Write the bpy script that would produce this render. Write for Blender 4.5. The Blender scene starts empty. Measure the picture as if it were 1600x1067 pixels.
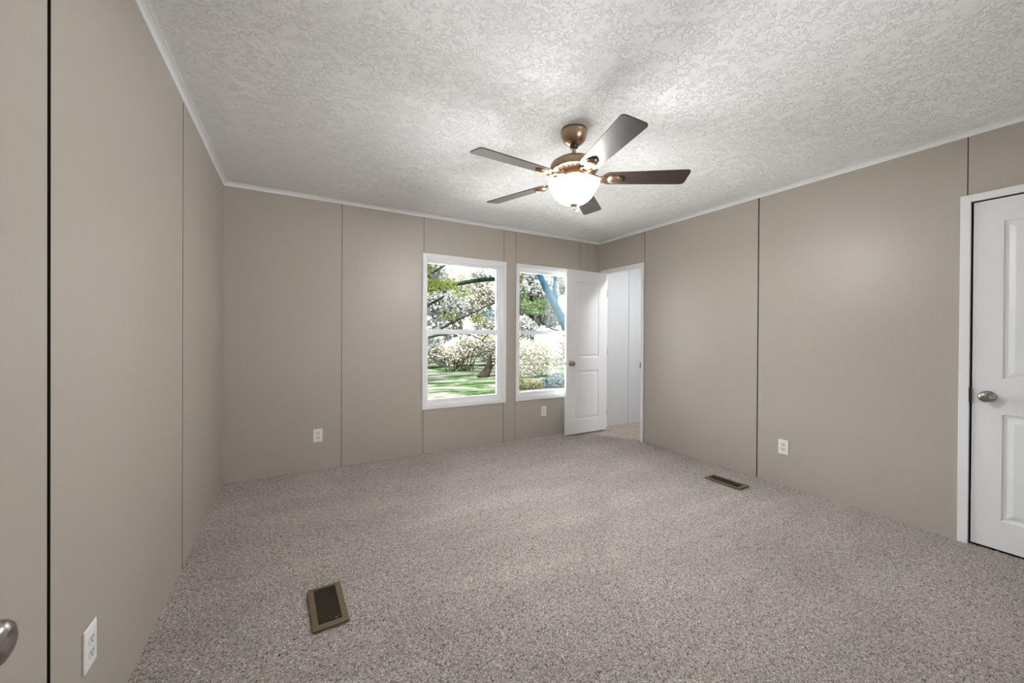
import bpy, bmesh, math, random
import numpy as np
from mathutils import Vector, Matrix

PI = math.pi
S = bpy.context.scene
COL = S.collection
random.seed(7)

# ------------------------------------------------------------------ camera
def make_camera():
    yaw, pitch, roll = 0.514807, -0.0041226, 0.0057627
    f_px, cy, h = 599.5486, 525.4, 1.22263
    F = Vector((math.sin(yaw) * math.cos(pitch), math.cos(yaw) * math.cos(pitch), math.sin(pitch)))
    R = Vector((math.cos(yaw), -math.sin(yaw), 0))
    U = R.cross(F)
    c, s = math.cos(roll), math.sin(roll)
    R2, U2 = c * R + s * U, -s * R + c * U
    m = Matrix(((R2.x, U2.x, -F.x, 0), (R2.y, U2.y, -F.y, 0), (R2.z, U2.z, -F.z, h), (0, 0, 0, 1)))
    cd = bpy.data.cameras.new('camera')
    cd.sensor_width = 36.0
    cd.lens = f_px / 1600 * 36
    cd.shift_y = (cy - 533.5) / 1600
    cd.clip_start = 0.02
    cd.clip_end = 300
    co = bpy.data.objects.new('camera', cd)
    COL.objects.link(co)
    co.matrix_world = m
    S.camera = co
make_camera()

# ------------------------------------------------------------------ world, sun, area lights, exposure
S.view_settings.view_transform = 'Standard'
S.view_settings.look = 'None'
S.view_settings.gamma = 1.0
S.view_settings.use_curve_mapping = False
S.view_settings.exposure = 0.26
S.cycles.use_denoising = True
S.cycles.max_bounces = 12
S.cycles.diffuse_bounces = 8
S.cycles.sample_clamp_indirect = 20.0

w = bpy.data.worlds.new('World')
S.world = w
w.use_nodes = True
bg = w.node_tree.nodes['Background']
bg.inputs['Color'].default_value = (0.94, 0.97, 1.0, 1)
bg.inputs['Strength'].default_value = 12.0

def lamp(name, kind, loc, energy, color=(1, 1, 1), rot=(0, 0, 0), **kw):
    d = bpy.data.lights.new(name, kind)
    d.energy = energy
    d.color = color
    for k, v in kw.items():
        setattr(d, k, v)
    o = bpy.data.objects.new(name, d)
    COL.objects.link(o)
    o.location = loc
    o.rotation_euler = rot
    return o

lamp('sun', 'SUN', (0, -10, 20), 62.0, (1.0, 0.985, 0.96), (math.radians(27), 0, math.radians(-20)), angle=0.03)
# soft fill added behind the camera, standing in for light from the entry side
lamp('entry_fill', 'AREA', (1.15, -0.88, 1.05), 7.0, (0.96, 0.98, 1.0), (math.radians(90), 0, 0),
     shape='RECTANGLE', size=3.2, size_y=1.9)
# second unseen fill, added to brighten the far left corner
e = lamp('corner_fill', 'AREA', (1.95, -0.86, 1.35), 8.0, (0.98, 0.99, 1.0), shape='RECTANGLE', size=0.7, size_y=0.9, spread=math.radians(80))
e.rotation_euler = (Vector((-0.6, 3.5, 2.3)) - e.location).to_track_quat('-Z', 'Z').to_euler()
# ceiling light of the hall beyond the open door
lamp('hall_light', 'AREA', (3.86, 2.72, 2.36), 21, (0.98, 0.99, 1.0), (0, 0, 0), shape='DISK', size=0.16)

# ------------------------------------------------------------------ materials
def new_mat(name):
    m = bpy.data.materials.new(name)
    m.use_nodes = True
    nt = m.node_tree
    return m, nt, nt.nodes['Principled BSDF']

def N(nt, t, **inp):
    n = nt.nodes.new(t)
    for k, v in inp.items():
        n.inputs[k].default_value = v
    return n

def ramp(nt, fac, stops, interp='LINEAR'):
    r = nt.nodes.new('ShaderNodeValToRGB')
    r.color_ramp.interpolation = interp
    el = r.color_ramp.elements
    while len(el) < len(stops):
        el.new(0.5)
    for e, (p, c) in zip(el, stops):
        e.position = p
        e.color = c if len(c) == 4 else (*c, 1)
    nt.links.new(fac, r.inputs['Fac'])
    return r

def coords(nt, scale=(1, 1, 1)):
    tc = nt.nodes.new('ShaderNodeTexCoord')
    mp = nt.nodes.new('ShaderNodeMapping')
    mp.inputs['Scale'].default_value = scale
    nt.links.new(tc.outputs['Object'], mp.inputs['Vector'])
    return mp.outputs['Vector']

def plain(name, col, rough=0.5, metal=0.0, spec=0.5, grain=0.0, gscale=60.0, stretch=(1, 1, 1), k=0.012):
    m, nt, p = new_mat(name)
    p.inputs['Roughness'].default_value = rough
    p.inputs['Metallic'].default_value = metal
    p.inputs['Specular IOR Level'].default_value = spec
    v = coords(nt, stretch)
    n = N(nt, 'ShaderNodeTexNoise', Scale=gscale, Detail=3.0)
    nt.links.new(v, n.inputs['Vector'])
    r = ramp(nt, n.outputs['Fac'], [(0.3, [c * (1 - k) for c in col]), (0.7, [min(1, c * (1 + k)) for c in col])])
    nt.links.new(r.outputs['Color'], p.inputs['Base Color'])
    if grain:
        b = N(nt, 'ShaderNodeBump', Strength=grain, Distance=0.001)
        nt.links.new(n.outputs['Fac'], b.inputs['Height'])
        nt.links.new(b.outputs['Normal'], p.inputs['Normal'])
    return m

M = {}
M['wall'] = plain('wall_paint', (0.43, 0.385, 0.340), 0.39, spec=0.5, grain=0.12, gscale=30, stretch=(5, 5, 0.35), k=0.02)
M['gap'] = plain('dark_gap', (0.022, 0.017, 0.012), 0.9, spec=0.1)
M['white'] = plain('white_trim', (0.80, 0.80, 0.80), 0.38, spec=0.4)
M['door'] = plain('white_door_paint', (0.78, 0.785, 0.79), 0.36, spec=0.45, grain=0.05, gscale=30, stretch=(5, 5, 0.6))
M['vinyl'] = plain('white_window_vinyl', (0.84, 0.85, 0.87), 0.35)
M['hall_wall'] = plain('hall_white_wall', (0.58, 0.585, 0.59), 0.5, spec=0.3)
M['nickel'] = plain('satin_nickel', (0.37, 0.35, 0.33), 0.22, 1.0, gscale=200)
M['dark_metal'] = plain('dark_strike_metal', (0.03, 0.03, 0.03), 0.5, 0.6)
M['bronze'] = plain('antique_bronze', (0.42, 0.30, 0.205), 0.32, 1.0, gscale=40, stretch=(1, 1, 30))
M['dark_bronze'] = plain('dark_bronze', (0.12, 0.085, 0.06), 0.4, 0.9)
M['outlet'] = plain('outlet_plastic', (0.83, 0.83, 0.81), 0.32)
M['outlet_face'] = plain('outlet_receptacle', (0.72, 0.72, 0.72), 0.3)
M['slot'] = plain('outlet_slot', (0.05, 0.05, 0.05), 0.7)
M['register'] = plain('register_brown', (0.17, 0.128, 0.075), 0.30, 0.3, gscale=80)
M['duct_shade_color'] = plain('duct_shade_color', (0.012, 0.009, 0.007), 0.9, spec=0.1)
M['louver'] = plain('register_louver', (0.06, 0.046, 0.028), 0.4, 0.35)
M['siding'] = plain('outer_siding', (0.7, 0.7, 0.7), 0.7)

def blade_material():
    m, nt, p = new_mat('blade_walnut')
    v = coords(nt, (2.2, 34, 34))
    n = N(nt, 'ShaderNodeTexNoise', Scale=3.0, Detail=5.0, Roughness=0.6)
    nt.links.new(v, n.inputs['Vector'])
    r = ramp(nt, n.outputs['Fac'], [(0.25, (0.024, 0.015, 0.013)), (0.5, (0.038, 0.024, 0.019)), (0.75, (0.055, 0.035, 0.027))])
    nt.links.new(r.outputs['Color'], p.inputs['Base Color'])
    p.inputs['Roughness'].default_value = 0.33
    p.inputs['Specular IOR Level'].default_value = 0.6
    return m
M['blade'] = blade_material()

def lit_glass(name, strength):
    m, nt, p = new_mat(name)
    v = coords(nt)
    n = N(nt, 'ShaderNodeTexNoise', Scale=9.0, Detail=4.0, Distortion=1.5)
    nt.links.new(v, n.inputs['Vector'])
    r = ramp(nt, n.outputs['Fac'], [(0.35, (0.95, 0.955, 0.95)), (0.6, (0.955, 0.98, 1.0))])
    p.inputs['Base Color'].default_value = (0.9, 0.86, 0.8, 1)
    p.inputs['Roughness'].default_value = 0.25
    nt.links.new(r.outputs['Color'], p.inputs['Emission Color'])
    p.inputs['Emission Strength'].default_value = strength
    return m
BOWL = 110.0
M['bowl'] = lit_glass('lit_alabaster_glass', BOWL)
M['bowl_inner'] = lit_glass('lit_alabaster_inner_side', BOWL * 0.06)

def ceiling_material():
    m, nt, p = new_mat('knockdown_ceiling')
    p.inputs['Base Color'].default_value = (0.88, 0.88, 0.88, 1)
    p.inputs['Roughness'].default_value = 0.85
    p.inputs['Specular IOR Level'].default_value = 0.2
    v = coords(nt)
    L = nt.links.new
    n1 = N(nt, 'ShaderNodeTexNoise', Scale=40.0, Detail=2.5, Roughness=0.5, Distortion=0.9)
    L(v, n1.inputs['Vector'])
    # worm-like ridges: the contour lines of a noise
    s = nt.nodes.new('ShaderNodeMath'); s.operation = 'SUBTRACT'; s.inputs[1].default_value = 0.5
    L(n1.outputs['Fac'], s.inputs[0])
    a = nt.nodes.new('ShaderNodeMath'); a.operation = 'ABSOLUTE'
    L(s.outputs[0], a.inputs[0])
    r1 = ramp(nt, a.outputs[0], [(0.0, (1, 1, 1)), (0.014, (0.8, 0.8, 0.8)), (0.04, (0, 0, 0))])
    n2 = N(nt, 'ShaderNodeTexNoise', Scale=15.0, Detail=2.0)
    L(v, n2.inputs['Vector'])
    r2 = ramp(nt, n2.outputs['Fac'], [(0.34, (0, 0, 0)), (0.50, (1, 1, 1))])
    mul = nt.nodes.new('ShaderNodeMath'); mul.operation = 'MULTIPLY'
    L(r1.outputs['Color'], mul.inputs[0]); L(r2.outputs['Color'], mul.inputs[1])
    n3 = N(nt, 'ShaderNodeTexNoise', Scale=95.0, Detail=3.0)
    L(v, n3.inputs['Vector'])
    ma = nt.nodes.new('ShaderNodeMath'); ma.operation = 'MULTIPLY_ADD'; ma.inputs[1].default_value = 0.28
    L(n3.outputs['Fac'], ma.inputs[0]); L(mul.outputs[0], ma.inputs[2])
    b = N(nt, 'ShaderNodeBump', Strength=0.75, Distance=0.0055)
    L(ma.outputs[0], b.inputs['Height'])
    L(b.outputs['Normal'], p.inputs['Normal'])
    return m
M['ceiling'] = ceiling_material()

def carpet_material(name, tint):
    m, nt, p = new_mat(name)
    L = nt.links.new
    p.inputs['Roughness'].default_value = 0.95
    p.inputs['Specular IOR Level'].default_value = 0.1
    p.inputs['Sheen Weight'].default_value = 0.35
    p.inputs['Sheen Roughness'].default_value = 0.45
    p.inputs['Sheen Tint'].default_value = (1.0, 0.95, 0.93, 1)
    v = coords(nt)
    n1 = N(nt, 'ShaderNodeTexNoise', Scale=150.0, Detail=3.0, Roughness=0.7, Distortion=1.2)
    L(v, n1.inputs['Vector'])
    cols = [(0.35, (0.022, 0.016, 0.012)), (0.43, (0.19, 0.16, 0.139)), (0.50, (0.385, 0.334, 0.304)),
            (0.57, (0.56, 0.50, 0.467)), (0.66, (0.86, 0.80, 0.765))]
    r1 = ramp(nt, n1.outputs['Fac'], [(q, [a * b for a, b in zip(c, tint)]) for q, c in cols])  # fleck colours
    # worn tracks where the pile leans another way
    n2 = N(nt, 'ShaderNodeTexNoise', Scale=1.3, Detail=3.0, Distortion=0.8)
    L(v, n2.inputs['Vector'])
    r2 = ramp(nt, n2.outputs['Fac'], [(0.36, (0.97, 0.96, 0.955)), (0.62, (1.09, 1.08, 1.075))])
    mx = nt.nodes.new('ShaderNodeMix'); mx.data_type = 'RGBA'; mx.blend_type = 'MULTIPLY'
    mx.inputs['Factor'].default_value = 1.0
    L(r1.outputs['Color'], mx.inputs['A']); L(r2.outputs['Color'], mx.inputs['B'])
    # long vacuum lanes across the room
    mp = nt.nodes.new('ShaderNodeMapping')
    mp.inputs['Rotation'].default_value = (0, 0, math.radians(38))
    mp.inputs['Scale'].default_value = (0.55, 3.2, 1)
    L(v, mp.inputs['Vector'])
    n4 = N(nt, 'ShaderNodeTexNoise', Scale=1.4, Detail=1.5)
    L(mp.outputs['Vector'], n4.inputs['Vector'])
    r4 = ramp(nt, n4.outputs['Fac'], [(0.42, (0.95, 0.95, 0.95)), (0.47, (1.0, 1.0, 1.0)), (0.56, (1.0, 1.0, 1.0)), (0.60, (1.07, 1.07, 1.07))])
    mx2 = nt.nodes.new('ShaderNodeMix'); mx2.data_type = 'RGBA'; mx2.blend_type = 'MULTIPLY'
    mx2.inputs['Factor'].default_value = 1.0
    L(mx.outputs['Result'], mx2.inputs['A']); L(r4.outputs['Color'], mx2.inputs['B'])
    L(mx2.outputs['Result'], p.inputs['Base Color'])
    b = N(nt, 'ShaderNodeBump', Strength=0.95, Distance=0.007)
    L(n1.outputs['Fac'], b.inputs['Height'])
    L(b.outputs['Normal'], p.inputs['Normal'])
    return m
M['carpet'] = carpet_material('taupe_fleck_carpet', (1, 1, 1))
M['hall_carpet'] = carpet_material('tan_hall_carpet', (1.0, 0.94, 0.83))

def glass_material():
    m = bpy.data.materials.new('window_glass')
    m.use_nodes = True
    nt = m.node_tree
    nt.nodes.clear()
    L = nt.links.new
    o = nt.nodes.new('ShaderNodeOutputMaterial')
    t = N(nt, 'ShaderNodeBsdfTransparent', Color=(0.96, 0.98, 0.98, 1))
    g = N(nt, 'ShaderNodeBsdfGlossy', Roughness=0.02)
    f = N(nt, 'ShaderNodeFresnel', IOR=1.45)
    mx = nt.nodes.new('ShaderNodeMixShader')
    L(f.outputs[0], mx.inputs[0]); L(t.outputs[0], mx.inputs[1]); L(g.outputs[0], mx.inputs[2])
    L(mx.outputs[0], o.inputs['Surface'])
    return m
M['glass'] = glass_material()

def leaf_material(name, c1, c2, c3):
    m, nt, p = new_mat(name)
    L = nt.links.new
    g = nt.nodes.new('ShaderNodeNewGeometry')
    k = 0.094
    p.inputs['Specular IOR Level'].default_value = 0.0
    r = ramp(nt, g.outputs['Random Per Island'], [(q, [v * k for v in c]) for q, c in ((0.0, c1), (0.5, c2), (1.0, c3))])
    L(r.outputs['Color'], p.inputs['Base Color'])
    p.inputs['Roughness'].default_value = 0.7
    tr = nt.nodes.new('ShaderNodeBsdfTranslucent')
    L(r.outputs['Color'], tr.inputs['Color'])
    mx = nt.nodes.new('ShaderNodeMixShader')
    mx.inputs[0].default_value = 0.5
    out = nt.nodes['Material Output']
    L(p.outputs[0], mx.inputs[1]); L(tr.outputs[0], mx.inputs[2]); L(mx.outputs[0], out.inputs['Surface'])
    return m
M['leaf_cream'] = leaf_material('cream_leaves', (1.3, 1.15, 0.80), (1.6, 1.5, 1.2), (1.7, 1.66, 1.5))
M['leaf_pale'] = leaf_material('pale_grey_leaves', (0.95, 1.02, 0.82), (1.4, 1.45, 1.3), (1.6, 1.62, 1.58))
M['leaf_lime'] = leaf_material('lime_leaves', (0.22, 0.40, 0.04), (0.50, 0.62, 0.10), (0.80, 0.80, 0.38))
M['leaf_green'] = leaf_material('green_leaves', (0.10, 0.27, 0.06), (0.28, 0.48, 0.14), (0.66, 0.74, 0.45))
M['leaf_teal'] = leaf_material('blue_green_leaves', (0.10, 0.28, 0.33), (0.30, 0.52, 0.55), (0.70, 0.80, 0.78))
M['leaf_ochre'] = leaf_material('ochre_leaves', (0.55, 0.42, 0.12), (0.80, 0.68, 0.35), (0.93, 0.87, 0.66))

def bark(name, a, b, c):
    a, b, c = [[v * 0.027 for v in q] for q in (a, b, c)]
    m, nt, p = new_mat(name)
    v = coords(nt, (1, 1, 0.5))
    n = N(nt, 'ShaderNodeTexNoise', Scale=7.0, Detail=6.0, Roughness=0.7)
    nt.links.new(v, n.inputs['Vector'])
    r = ramp(nt, n.outputs['Fac'], [(0.33, a), (0.5, b), (0.68, c)])
    nt.links.new(r.outputs['Color'], p.inputs['Base Color'])
    p.inputs['Roughness'].default_value = 0.9
    p.inputs['Specular IOR Level'].default_value = 0.0
    bb = N(nt, 'ShaderNodeBump', Strength=0.8, Distance=0.03)
    nt.links.new(n.outputs['Fac'], bb.inputs['Height'])
    nt.links.new(bb.outputs['Normal'], p.inputs['Normal'])
    return m
M['bark_blue'] = bark('blue_grey_bark', (0.05, 0.30, 0.50), (0.22, 0.62, 0.90), (0.65, 1.0, 1.2))
M['bark_moss'] = bark('mossy_green_bark', (0.03, 0.09, 0.06), (0.09, 0.18, 0.12), (0.28, 0.36, 0.24))
M['bark_brown'] = bark('brown_bark', (0.07, 0.05, 0.03), (0.20, 0.16, 0.10), (0.42, 0.36, 0.24))

def grass_material():
    m, nt, p = new_mat('patchy_lawn')
    L = nt.links.new
    v = coords(nt, (0.55, 1.0, 1))
    n = N(nt, 'ShaderNodeTexNoise', Scale=1.1, Detail=6.0, Roughness=0.65, Distortion=0.4)
    L(v, n.inputs['Vector'])
    r = ramp(nt, n.outputs['Fac'], [(0.34, (0.0023, 0.0079, 0.0016)), (0.45, (0.0070, 0.0151, 0.0035)), (0.51, (0.0212, 0.0247, 0.0159)),
                                    (0.57, (0.0372, 0.0354, 0.0319)), (0.72, (0.0389, 0.0372, 0.0354))])
    p.inputs['Specular IOR Level'].default_value = 0.0
    L(r.outputs['Color'], p.inputs['Base Color'])
    p.inputs['Roughness'].default_value = 0.95
    b = N(nt, 'ShaderNodeBump', Strength=0.6, Distance=0.05)
    n2 = N(nt, 'ShaderNodeTexNoise', Scale=30.0, Detail=3.0)
    L(v, n2.inputs['Vector'])
    L(n2.outputs['Fac'], b.inputs['Height']); L(b.outputs['Normal'], p.inputs['Normal'])
    return m
M['grass'] = grass_material()

# ------------------------------------------------------------------ mesh helpers
class MB:
    def __init__(self):
        self.bm = bmesh.new()
    def box(self, x0, x1, y0, y1, z0, z1, mi=0, bev=0.0):
        vs = [self.bm.verts.new((x, y, z)) for x in (x0, x1) for y in (y0, y1) for z in (z0, z1)]
        fs = []
        for idx in ((0, 1, 3, 2), (4, 6, 7, 5), (0, 4, 5, 1), (2, 3, 7, 6), (0, 2, 6, 4), (1, 5, 7, 3)):
            f = self.bm.faces.new([vs[i] for i in idx]); f.material_index = mi; fs.append(f)
        if bev:
            es = list({e for f in fs for e in f.edges})
            r = bmesh.ops.bevel(self.bm, geom=es, offset=bev, segments=2, affect='EDGES', profile=0.5)
            for f in r['faces']:
                f.material_index = mi
        return fs
    def lathe(self, prof, n=40, mi=0, mat=None, smooth=True, closed=False):
        """prof: (r, z) pairs turned about Z; mat: matrix applied afterwards."""
        rings = []
        for r, z in prof:
            if r < 1e-6:
                rings.append([self.bm.verts.new((0, 0, z))])
            else:
                rings.append([self.bm.verts.new((r * math.cos(2 * PI * k / n), r * math.sin(2 * PI * k / n), z)) for k in range(n)])
        for a, b in zip(rings, rings[1:]):
            for k in range(n):
                k2 = (k + 1) % n
                if len(a) == 1 and len(b) == 1:
                    continue
                if len(a) == 1:
                    vs = (a[0], b[k], b[k2])
                elif len(b) == 1:
                    vs = (a[k], b[0], a[k2])
                else:
                    vs = (a[k], b[k], b[k2], a[k2])
                f = self.bm.faces.new(vs); f.material_index = mi; f.smooth = smooth
        if mat is not None:
            bmesh.ops.transform(self.bm, matrix=mat, verts=[v for r in rings for v in r])
    def tube(self, pts, rads, n=10, mi=0):
        pts = [Vector(p) for p in pts]
        rings = []
        for i, p in enumerate(pts):
            d = (pts[min(i + 1, len(pts) - 1)] - pts[max(i - 1, 0)]).normalized()
            a = d.orthogonal().normalized() if not rings else (prev - prev.dot(d) * d).normalized()
            prev = a
            b = d.cross(a)
            rings.append([self.bm.verts.new(p + rads[i] * (math.cos(2 * PI * k / n) * a + math.sin(2 * PI * k / n) * b)) for k in range(n)])
        for A, B in zip(rings, rings[1:]):
            for k in range(n):
                f = self.bm.faces.new((A[k], A[(k + 1) % n], B[(k + 1) % n], B[k])); f.smooth = True; f.material_index = mi
        self.bm.faces.new(rings[0][::-1]).material_index = mi
        self.bm.faces.new(rings[-1]).material_index = mi
    def prism(self, outline, z0, z1, mi=0, bev=0.0):
        a = [self.bm.verts.new((x, y, z0)) for x, y in outline]
        b = [self.bm.verts.new((x, y, z1)) for x, y in outline]
        n = len(outline)
        f1 = self.bm.faces.new(a[::-1]); f2 = self.bm.faces.new(b)
        fs = [f1, f2] + [self.bm.faces.new((a[k], a[(k + 1) % n], b[(k + 1) % n], b[k])) for k in range(n)]
        for f in fs:
            f.material_index = mi
        if bev:
            es = list(set(f1.edges) | set(f2.edges))
            bmesh.ops.bevel(self.bm, geom=es, offset=bev, segments=2, affect='EDGES', profile=0.5)
        return fs
    def xf(self, mat):
        bmesh.ops.transform(self.bm, matrix=mat, verts=self.bm.verts[:])
        return self
    def build(self, name, mats, parent=None, kind=None, loc=None):
        bmesh.ops.recalc_face_normals(self.bm, faces=self.bm.faces[:])
        me = bpy.data.meshes.new(name)
        self.bm.to_mesh(me); self.bm.free()
        for m in (mats if isinstance(mats, (list, tuple)) else [mats]):
            me.materials.append(m)
        o = bpy.data.objects.new(name, me)
        COL.objects.link(o)
        if parent is not None:
            o.parent = parent
        if loc is not None:
            o.location = loc
        if kind:
            o['kind'] = kind
        return o

def tag(o, label=None, cat=None, group=None, kind=None):
    for k, v in (('label', label), ('category', cat), ('group', group), ('kind', kind)):
        if v:
            o[k] = v
    return o

def empty(name, loc, rot=(0, 0, 0)):
    o = bpy.data.objects.new(name, None)
    o.empty_display_size = 0.1
    COL.objects.link(o)
    o.location = loc
    o.rotation_euler = rot
    return o

def kids(o):
    return [c for c in COL.objects if c.parent == o]

def copy_tree(o, parent=None):
    c = o.copy()
    COL.objects.link(c)
    c.parent = parent
    for ch in kids(o):
        copy_tree(ch, c)
    return c

# ------------------------------------------------------------------ the room: dimensions in metres
XL, XR, YB, YN, H = -0.5055, 3.4832, 3.8438, -0.95, 2.44
T = 0.0095                         # thickness of the wall panels

def panel_wall(name, spans, along, pos, inward, holes=(), gaps=(), battens=(), kind='structure'):
    """Wall of vinyl panels with open joints. `along` is the running axis, pos the face position, inward +-1 the
    direction into the room. spans: (a0, a1); holes: (a0, a1, z0, z1); gaps: (position, width)."""
    mb = MB()
    def put(a0, a1, z0, z1, d0, d1, mi):
        lo, hi = sorted((pos + inward * d0, pos + inward * d1))
        if along == 'x':
            return mb.box(a0, a1, lo, hi, z0, z1, mi)
        return mb.box(lo, hi, a0, a1, z0, z1, mi)
    def cut(a0, a1, d0, d1, mi):
        """a full-height strip between a0 and a1 with the holes taken out"""
        xs = sorted({a0, a1} | {v for h in holes for v in h[:2] if a0 < v < a1})
        for p, q in zip(xs, xs[1:]):
            mid = (p + q) / 2
            zs = [0.0]
            for h in sorted([h for h in holes if h[0] < mid < h[1]], key=lambda h: h[2]):
                zs += [h[2], h[3]]
            zs.append(H)
            for z0, z1 in zip(zs[::2], zs[1::2]):
                if z1 - z0 > 1e-4:
                    put(p, q, z0, z1, d0, d1, mi)
    a0, a1 = spans
    edges = [a0]
    for g, wd in sorted(gaps):
        edges += [g - wd / 2, g + wd / 2]
    edges.append(a1)
    for p, q in zip(edges[::2], edges[1::2]):
        cut(p, q, -T, 0.0, 0)
    cut(a0, a1, -0.055, -T, 1)
    for b0, b1 in battens:
        cut(b0, b1, 0.0, 0.0022, 0)
    # the sides of the panels inside an open joint stay raw and dark
    for f in mb.bm.faces:
        if f.material_index == 0:
            n = f.normal
            f.normal_update()
            n = f.normal
            k = n.x if along == 'x' else n.y
            c = f.calc_center_median()
            s = c.x if along == 'x' else c.y
            dpt = ((c.y if along == 'x' else c.x) - pos) * inward
            if abs(k) > 0.9 and dpt < 0 and any(abs(s - g) < wd for g, wd in gaps):
                f.material_index = 1
    return mb.build(name, [M['wall'], M['gap']], kind=kind)

WIN = [(1.165, 2.052, 0.492, 2.008), (2.262, 3.149, 0.492, 2.008)]     # openings: x0, x1, z0, z1
DOOR_HALL = (3.122, 3.752, 0.0, 2.022)                                 # opening in the right wall: y0, y1, z0, z1
DOOR_CLOSET = (-0.012, 0.642, 0.0, 2.022)

panel_wall('wall_left', (YN, YB), 'y', XL, 1, gaps=[(1.3265, 0.015), (2.567, 0.009)], battens=[(YB - 0.022, YB)])
panel_wall('wall_back', (XL - 0.06, XR + 0.06), 'x', YB, -1,
           holes=[(a, b, c, d) for a, b, c, d in WIN],
           gaps=[(0.374, 0.0035), (1.139, 0.003), (2.0645, 0.003), (2.221, 0.003), (3.173, 0.003), (3.30, 0.002)],
           battens=[(0.345, 0.372), (1.112, 1.1372), (2.067, 2.092), (2.196, 2.219), (3.175, 3.195), (XR - 0.028, XR)])
panel_wall('wall_right', (YN, YB), 'y', XR, -1,
           holes=[DOOR_HALL, DOOR_CLOSET],
           gaps=[(3.080, 0.004), (1.840, 0.0075), (0.658, 0.004)],
           battens=[(YB - 0.05, YB), (1.846, 1.876), (3.084, 3.11)])
panel_wall('wall_near', (XL - 0.06, XR + 0.06), 'x', YN, 1, gaps=[(0.7, 0.003), (1.92, 0.003)])
mb = MB(); mb.box(XL, -0.400, -0.02, 0.105, 0, H); mb.build('wall_entry', M['wall'], kind='structure')

# ceiling, with a white cove strip round it
mb = MB(); mb.box(XL - 0.06, XR + 0.06, YN - 0.06, YB + 0.06, H, H + 0.12); mb.build('ceiling', M['ceiling'], kind='structure')
def cove(name, p0, p1, inx, iny):
    """white quarter-cove strip in the corner of wall and ceiling"""
    mb = MB()
    prof = [(0.0, H - 0.0265), (0.005, H - 0.0265), (0.007, H - 0.019), (0.013, H - 0.011), (0.023, H - 0.006), (0.031, H - 0.005), (0.031, H), (0.0, H)]
    ends = []
    for q in (p0, p1):
        ends.append([mb.bm.verts.new((q[0] + inx * a, q[1] + iny * a, z)) for a, z in prof])
    n = len(prof)
    for k in range(n):
        mb.bm.faces.new((ends[0][k], ends[0][(k + 1) % n], ends[1][(k + 1) % n], ends[1][k]))
    mb.bm.faces.new(ends[0]); mb.bm.faces.new(ends[1][::-1])
    mb.build(name, M['white'], kind='structure')
cove('trim_1', (XL, YN), (XL, YB), 1, 0)
cove('trim_2', (XL, YB), (XR, YB), 0, -1)
cove('trim_3', (XR, YB), (XR, YN), -1, 0)

# carpet: a dense tufted surface
def carpet(name, x0, x1, y0, y1, step, mat, seed):
    nx, ny = int((x1 - x0) / step) + 1, int((y1 - y0) / step) + 1
    rng = np.random.default_rng(seed)
    h = rng.random((ny, nx))
    h = (h + np.roll(h, 1, 0) + np.roll(h, 1, 1) + np.roll(np.roll(h, 1, 0), 1, 1)) / 4
    h = (h - h.mean()) / h.std()
    z = np.clip(h, -2, 2) * 0.0017
    gx, gy = np.meshgrid(np.linspace(x0, x1, nx), np.linspace(y0, y1, ny))
    gx = gx + rng.normal(0, step * 0.15, gx.shape); gy = gy + rng.normal(0, step * 0.15, gy.shape)
    co = np.stack([gx, gy, z], -1).reshape(-1, 3).astype(np.float32)
    i = (np.arange(ny - 1)[:, None] * nx + np.arange(nx - 1)[None, :]).ravel()
    quads = np.stack([i, i + 1, i + nx + 1, i + nx], -1).astype(np.int32)
    me = bpy.data.meshes.new(name)
    me.vertices.add(len(co)); me.vertices.foreach_set('co', co.ravel())
    me.loops.add(quads.size); me.loops.foreach_set('vertex_index', quads.ravel())
    me.polygons.add(len(quads)); me.polygons.foreach_set('loop_start', np.arange(0, quads.size, 4, dtype=np.int32))
    me.polygons.foreach_set('use_smooth', np.ones(len(quads), dtype=bool))
    me.update(); me.validate()
    me.materials.append(mat)
    o = bpy.data.objects.new(name, me); COL.objects.link(o); o['kind'] = 'structure'
    return o
carpet('floor', XL - 0.01, XR + 0.02, YN - 0.02, YB + 0.01, 0.0065, M['carpet'], 3)
mb = MB(); mb.box(XL - 0.06, 5.36, YN - 0.06, YB + 0.07, -0.08, -0.012); mb.build('subfloor_light_block', M['gap'], kind='structure')  # dark slab added under the carpets to stop light leaking in
carpet('floor_hall', XR + 0.018, 5.3, 2.3, YB + 0.01, 0.012, M['hall_carpet'], 4)

# the hall beyond the open door
def slab(name, mat, *b, kind='structure'):
    mb = MB(); mb.box(*b); return mb.build(name, mat, kind=kind)
mb = MB()
mb.box(XR + 0.058, 4.035, YB, YB + 0.05, 0, H); mb.box(4.041, 5.3, YB, YB + 0.05, 0, H)
mb.box(XR + 0.058, 5.3, YB + 0.05, YB + 0.06, 0, H); mb.box(4.043, 4.068, YB - 0.002, YB, 0, H)
mb.build('wall_hall_back', M['hall_wall'], kind='structure')
slab('wall_hall_far', M['hall_wall'], 5.3, 5.35, 2.25, YB + 0.06, 0, H)
slab('wall_hall_near', M['hall_wall'], XR + 0.058, 5.35, 2.25, 2.3, 0, H)
slab('wall_hall_side', M['hall_wall'], XR + 0.055, XR + 0.06, 2.3, DOOR_HALL[0], 0, H)
slab('ceiling_hall', M['white'], XR + 0.06, 5.35, 2.25, YB + 0.06, H, H + 0.05)

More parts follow.
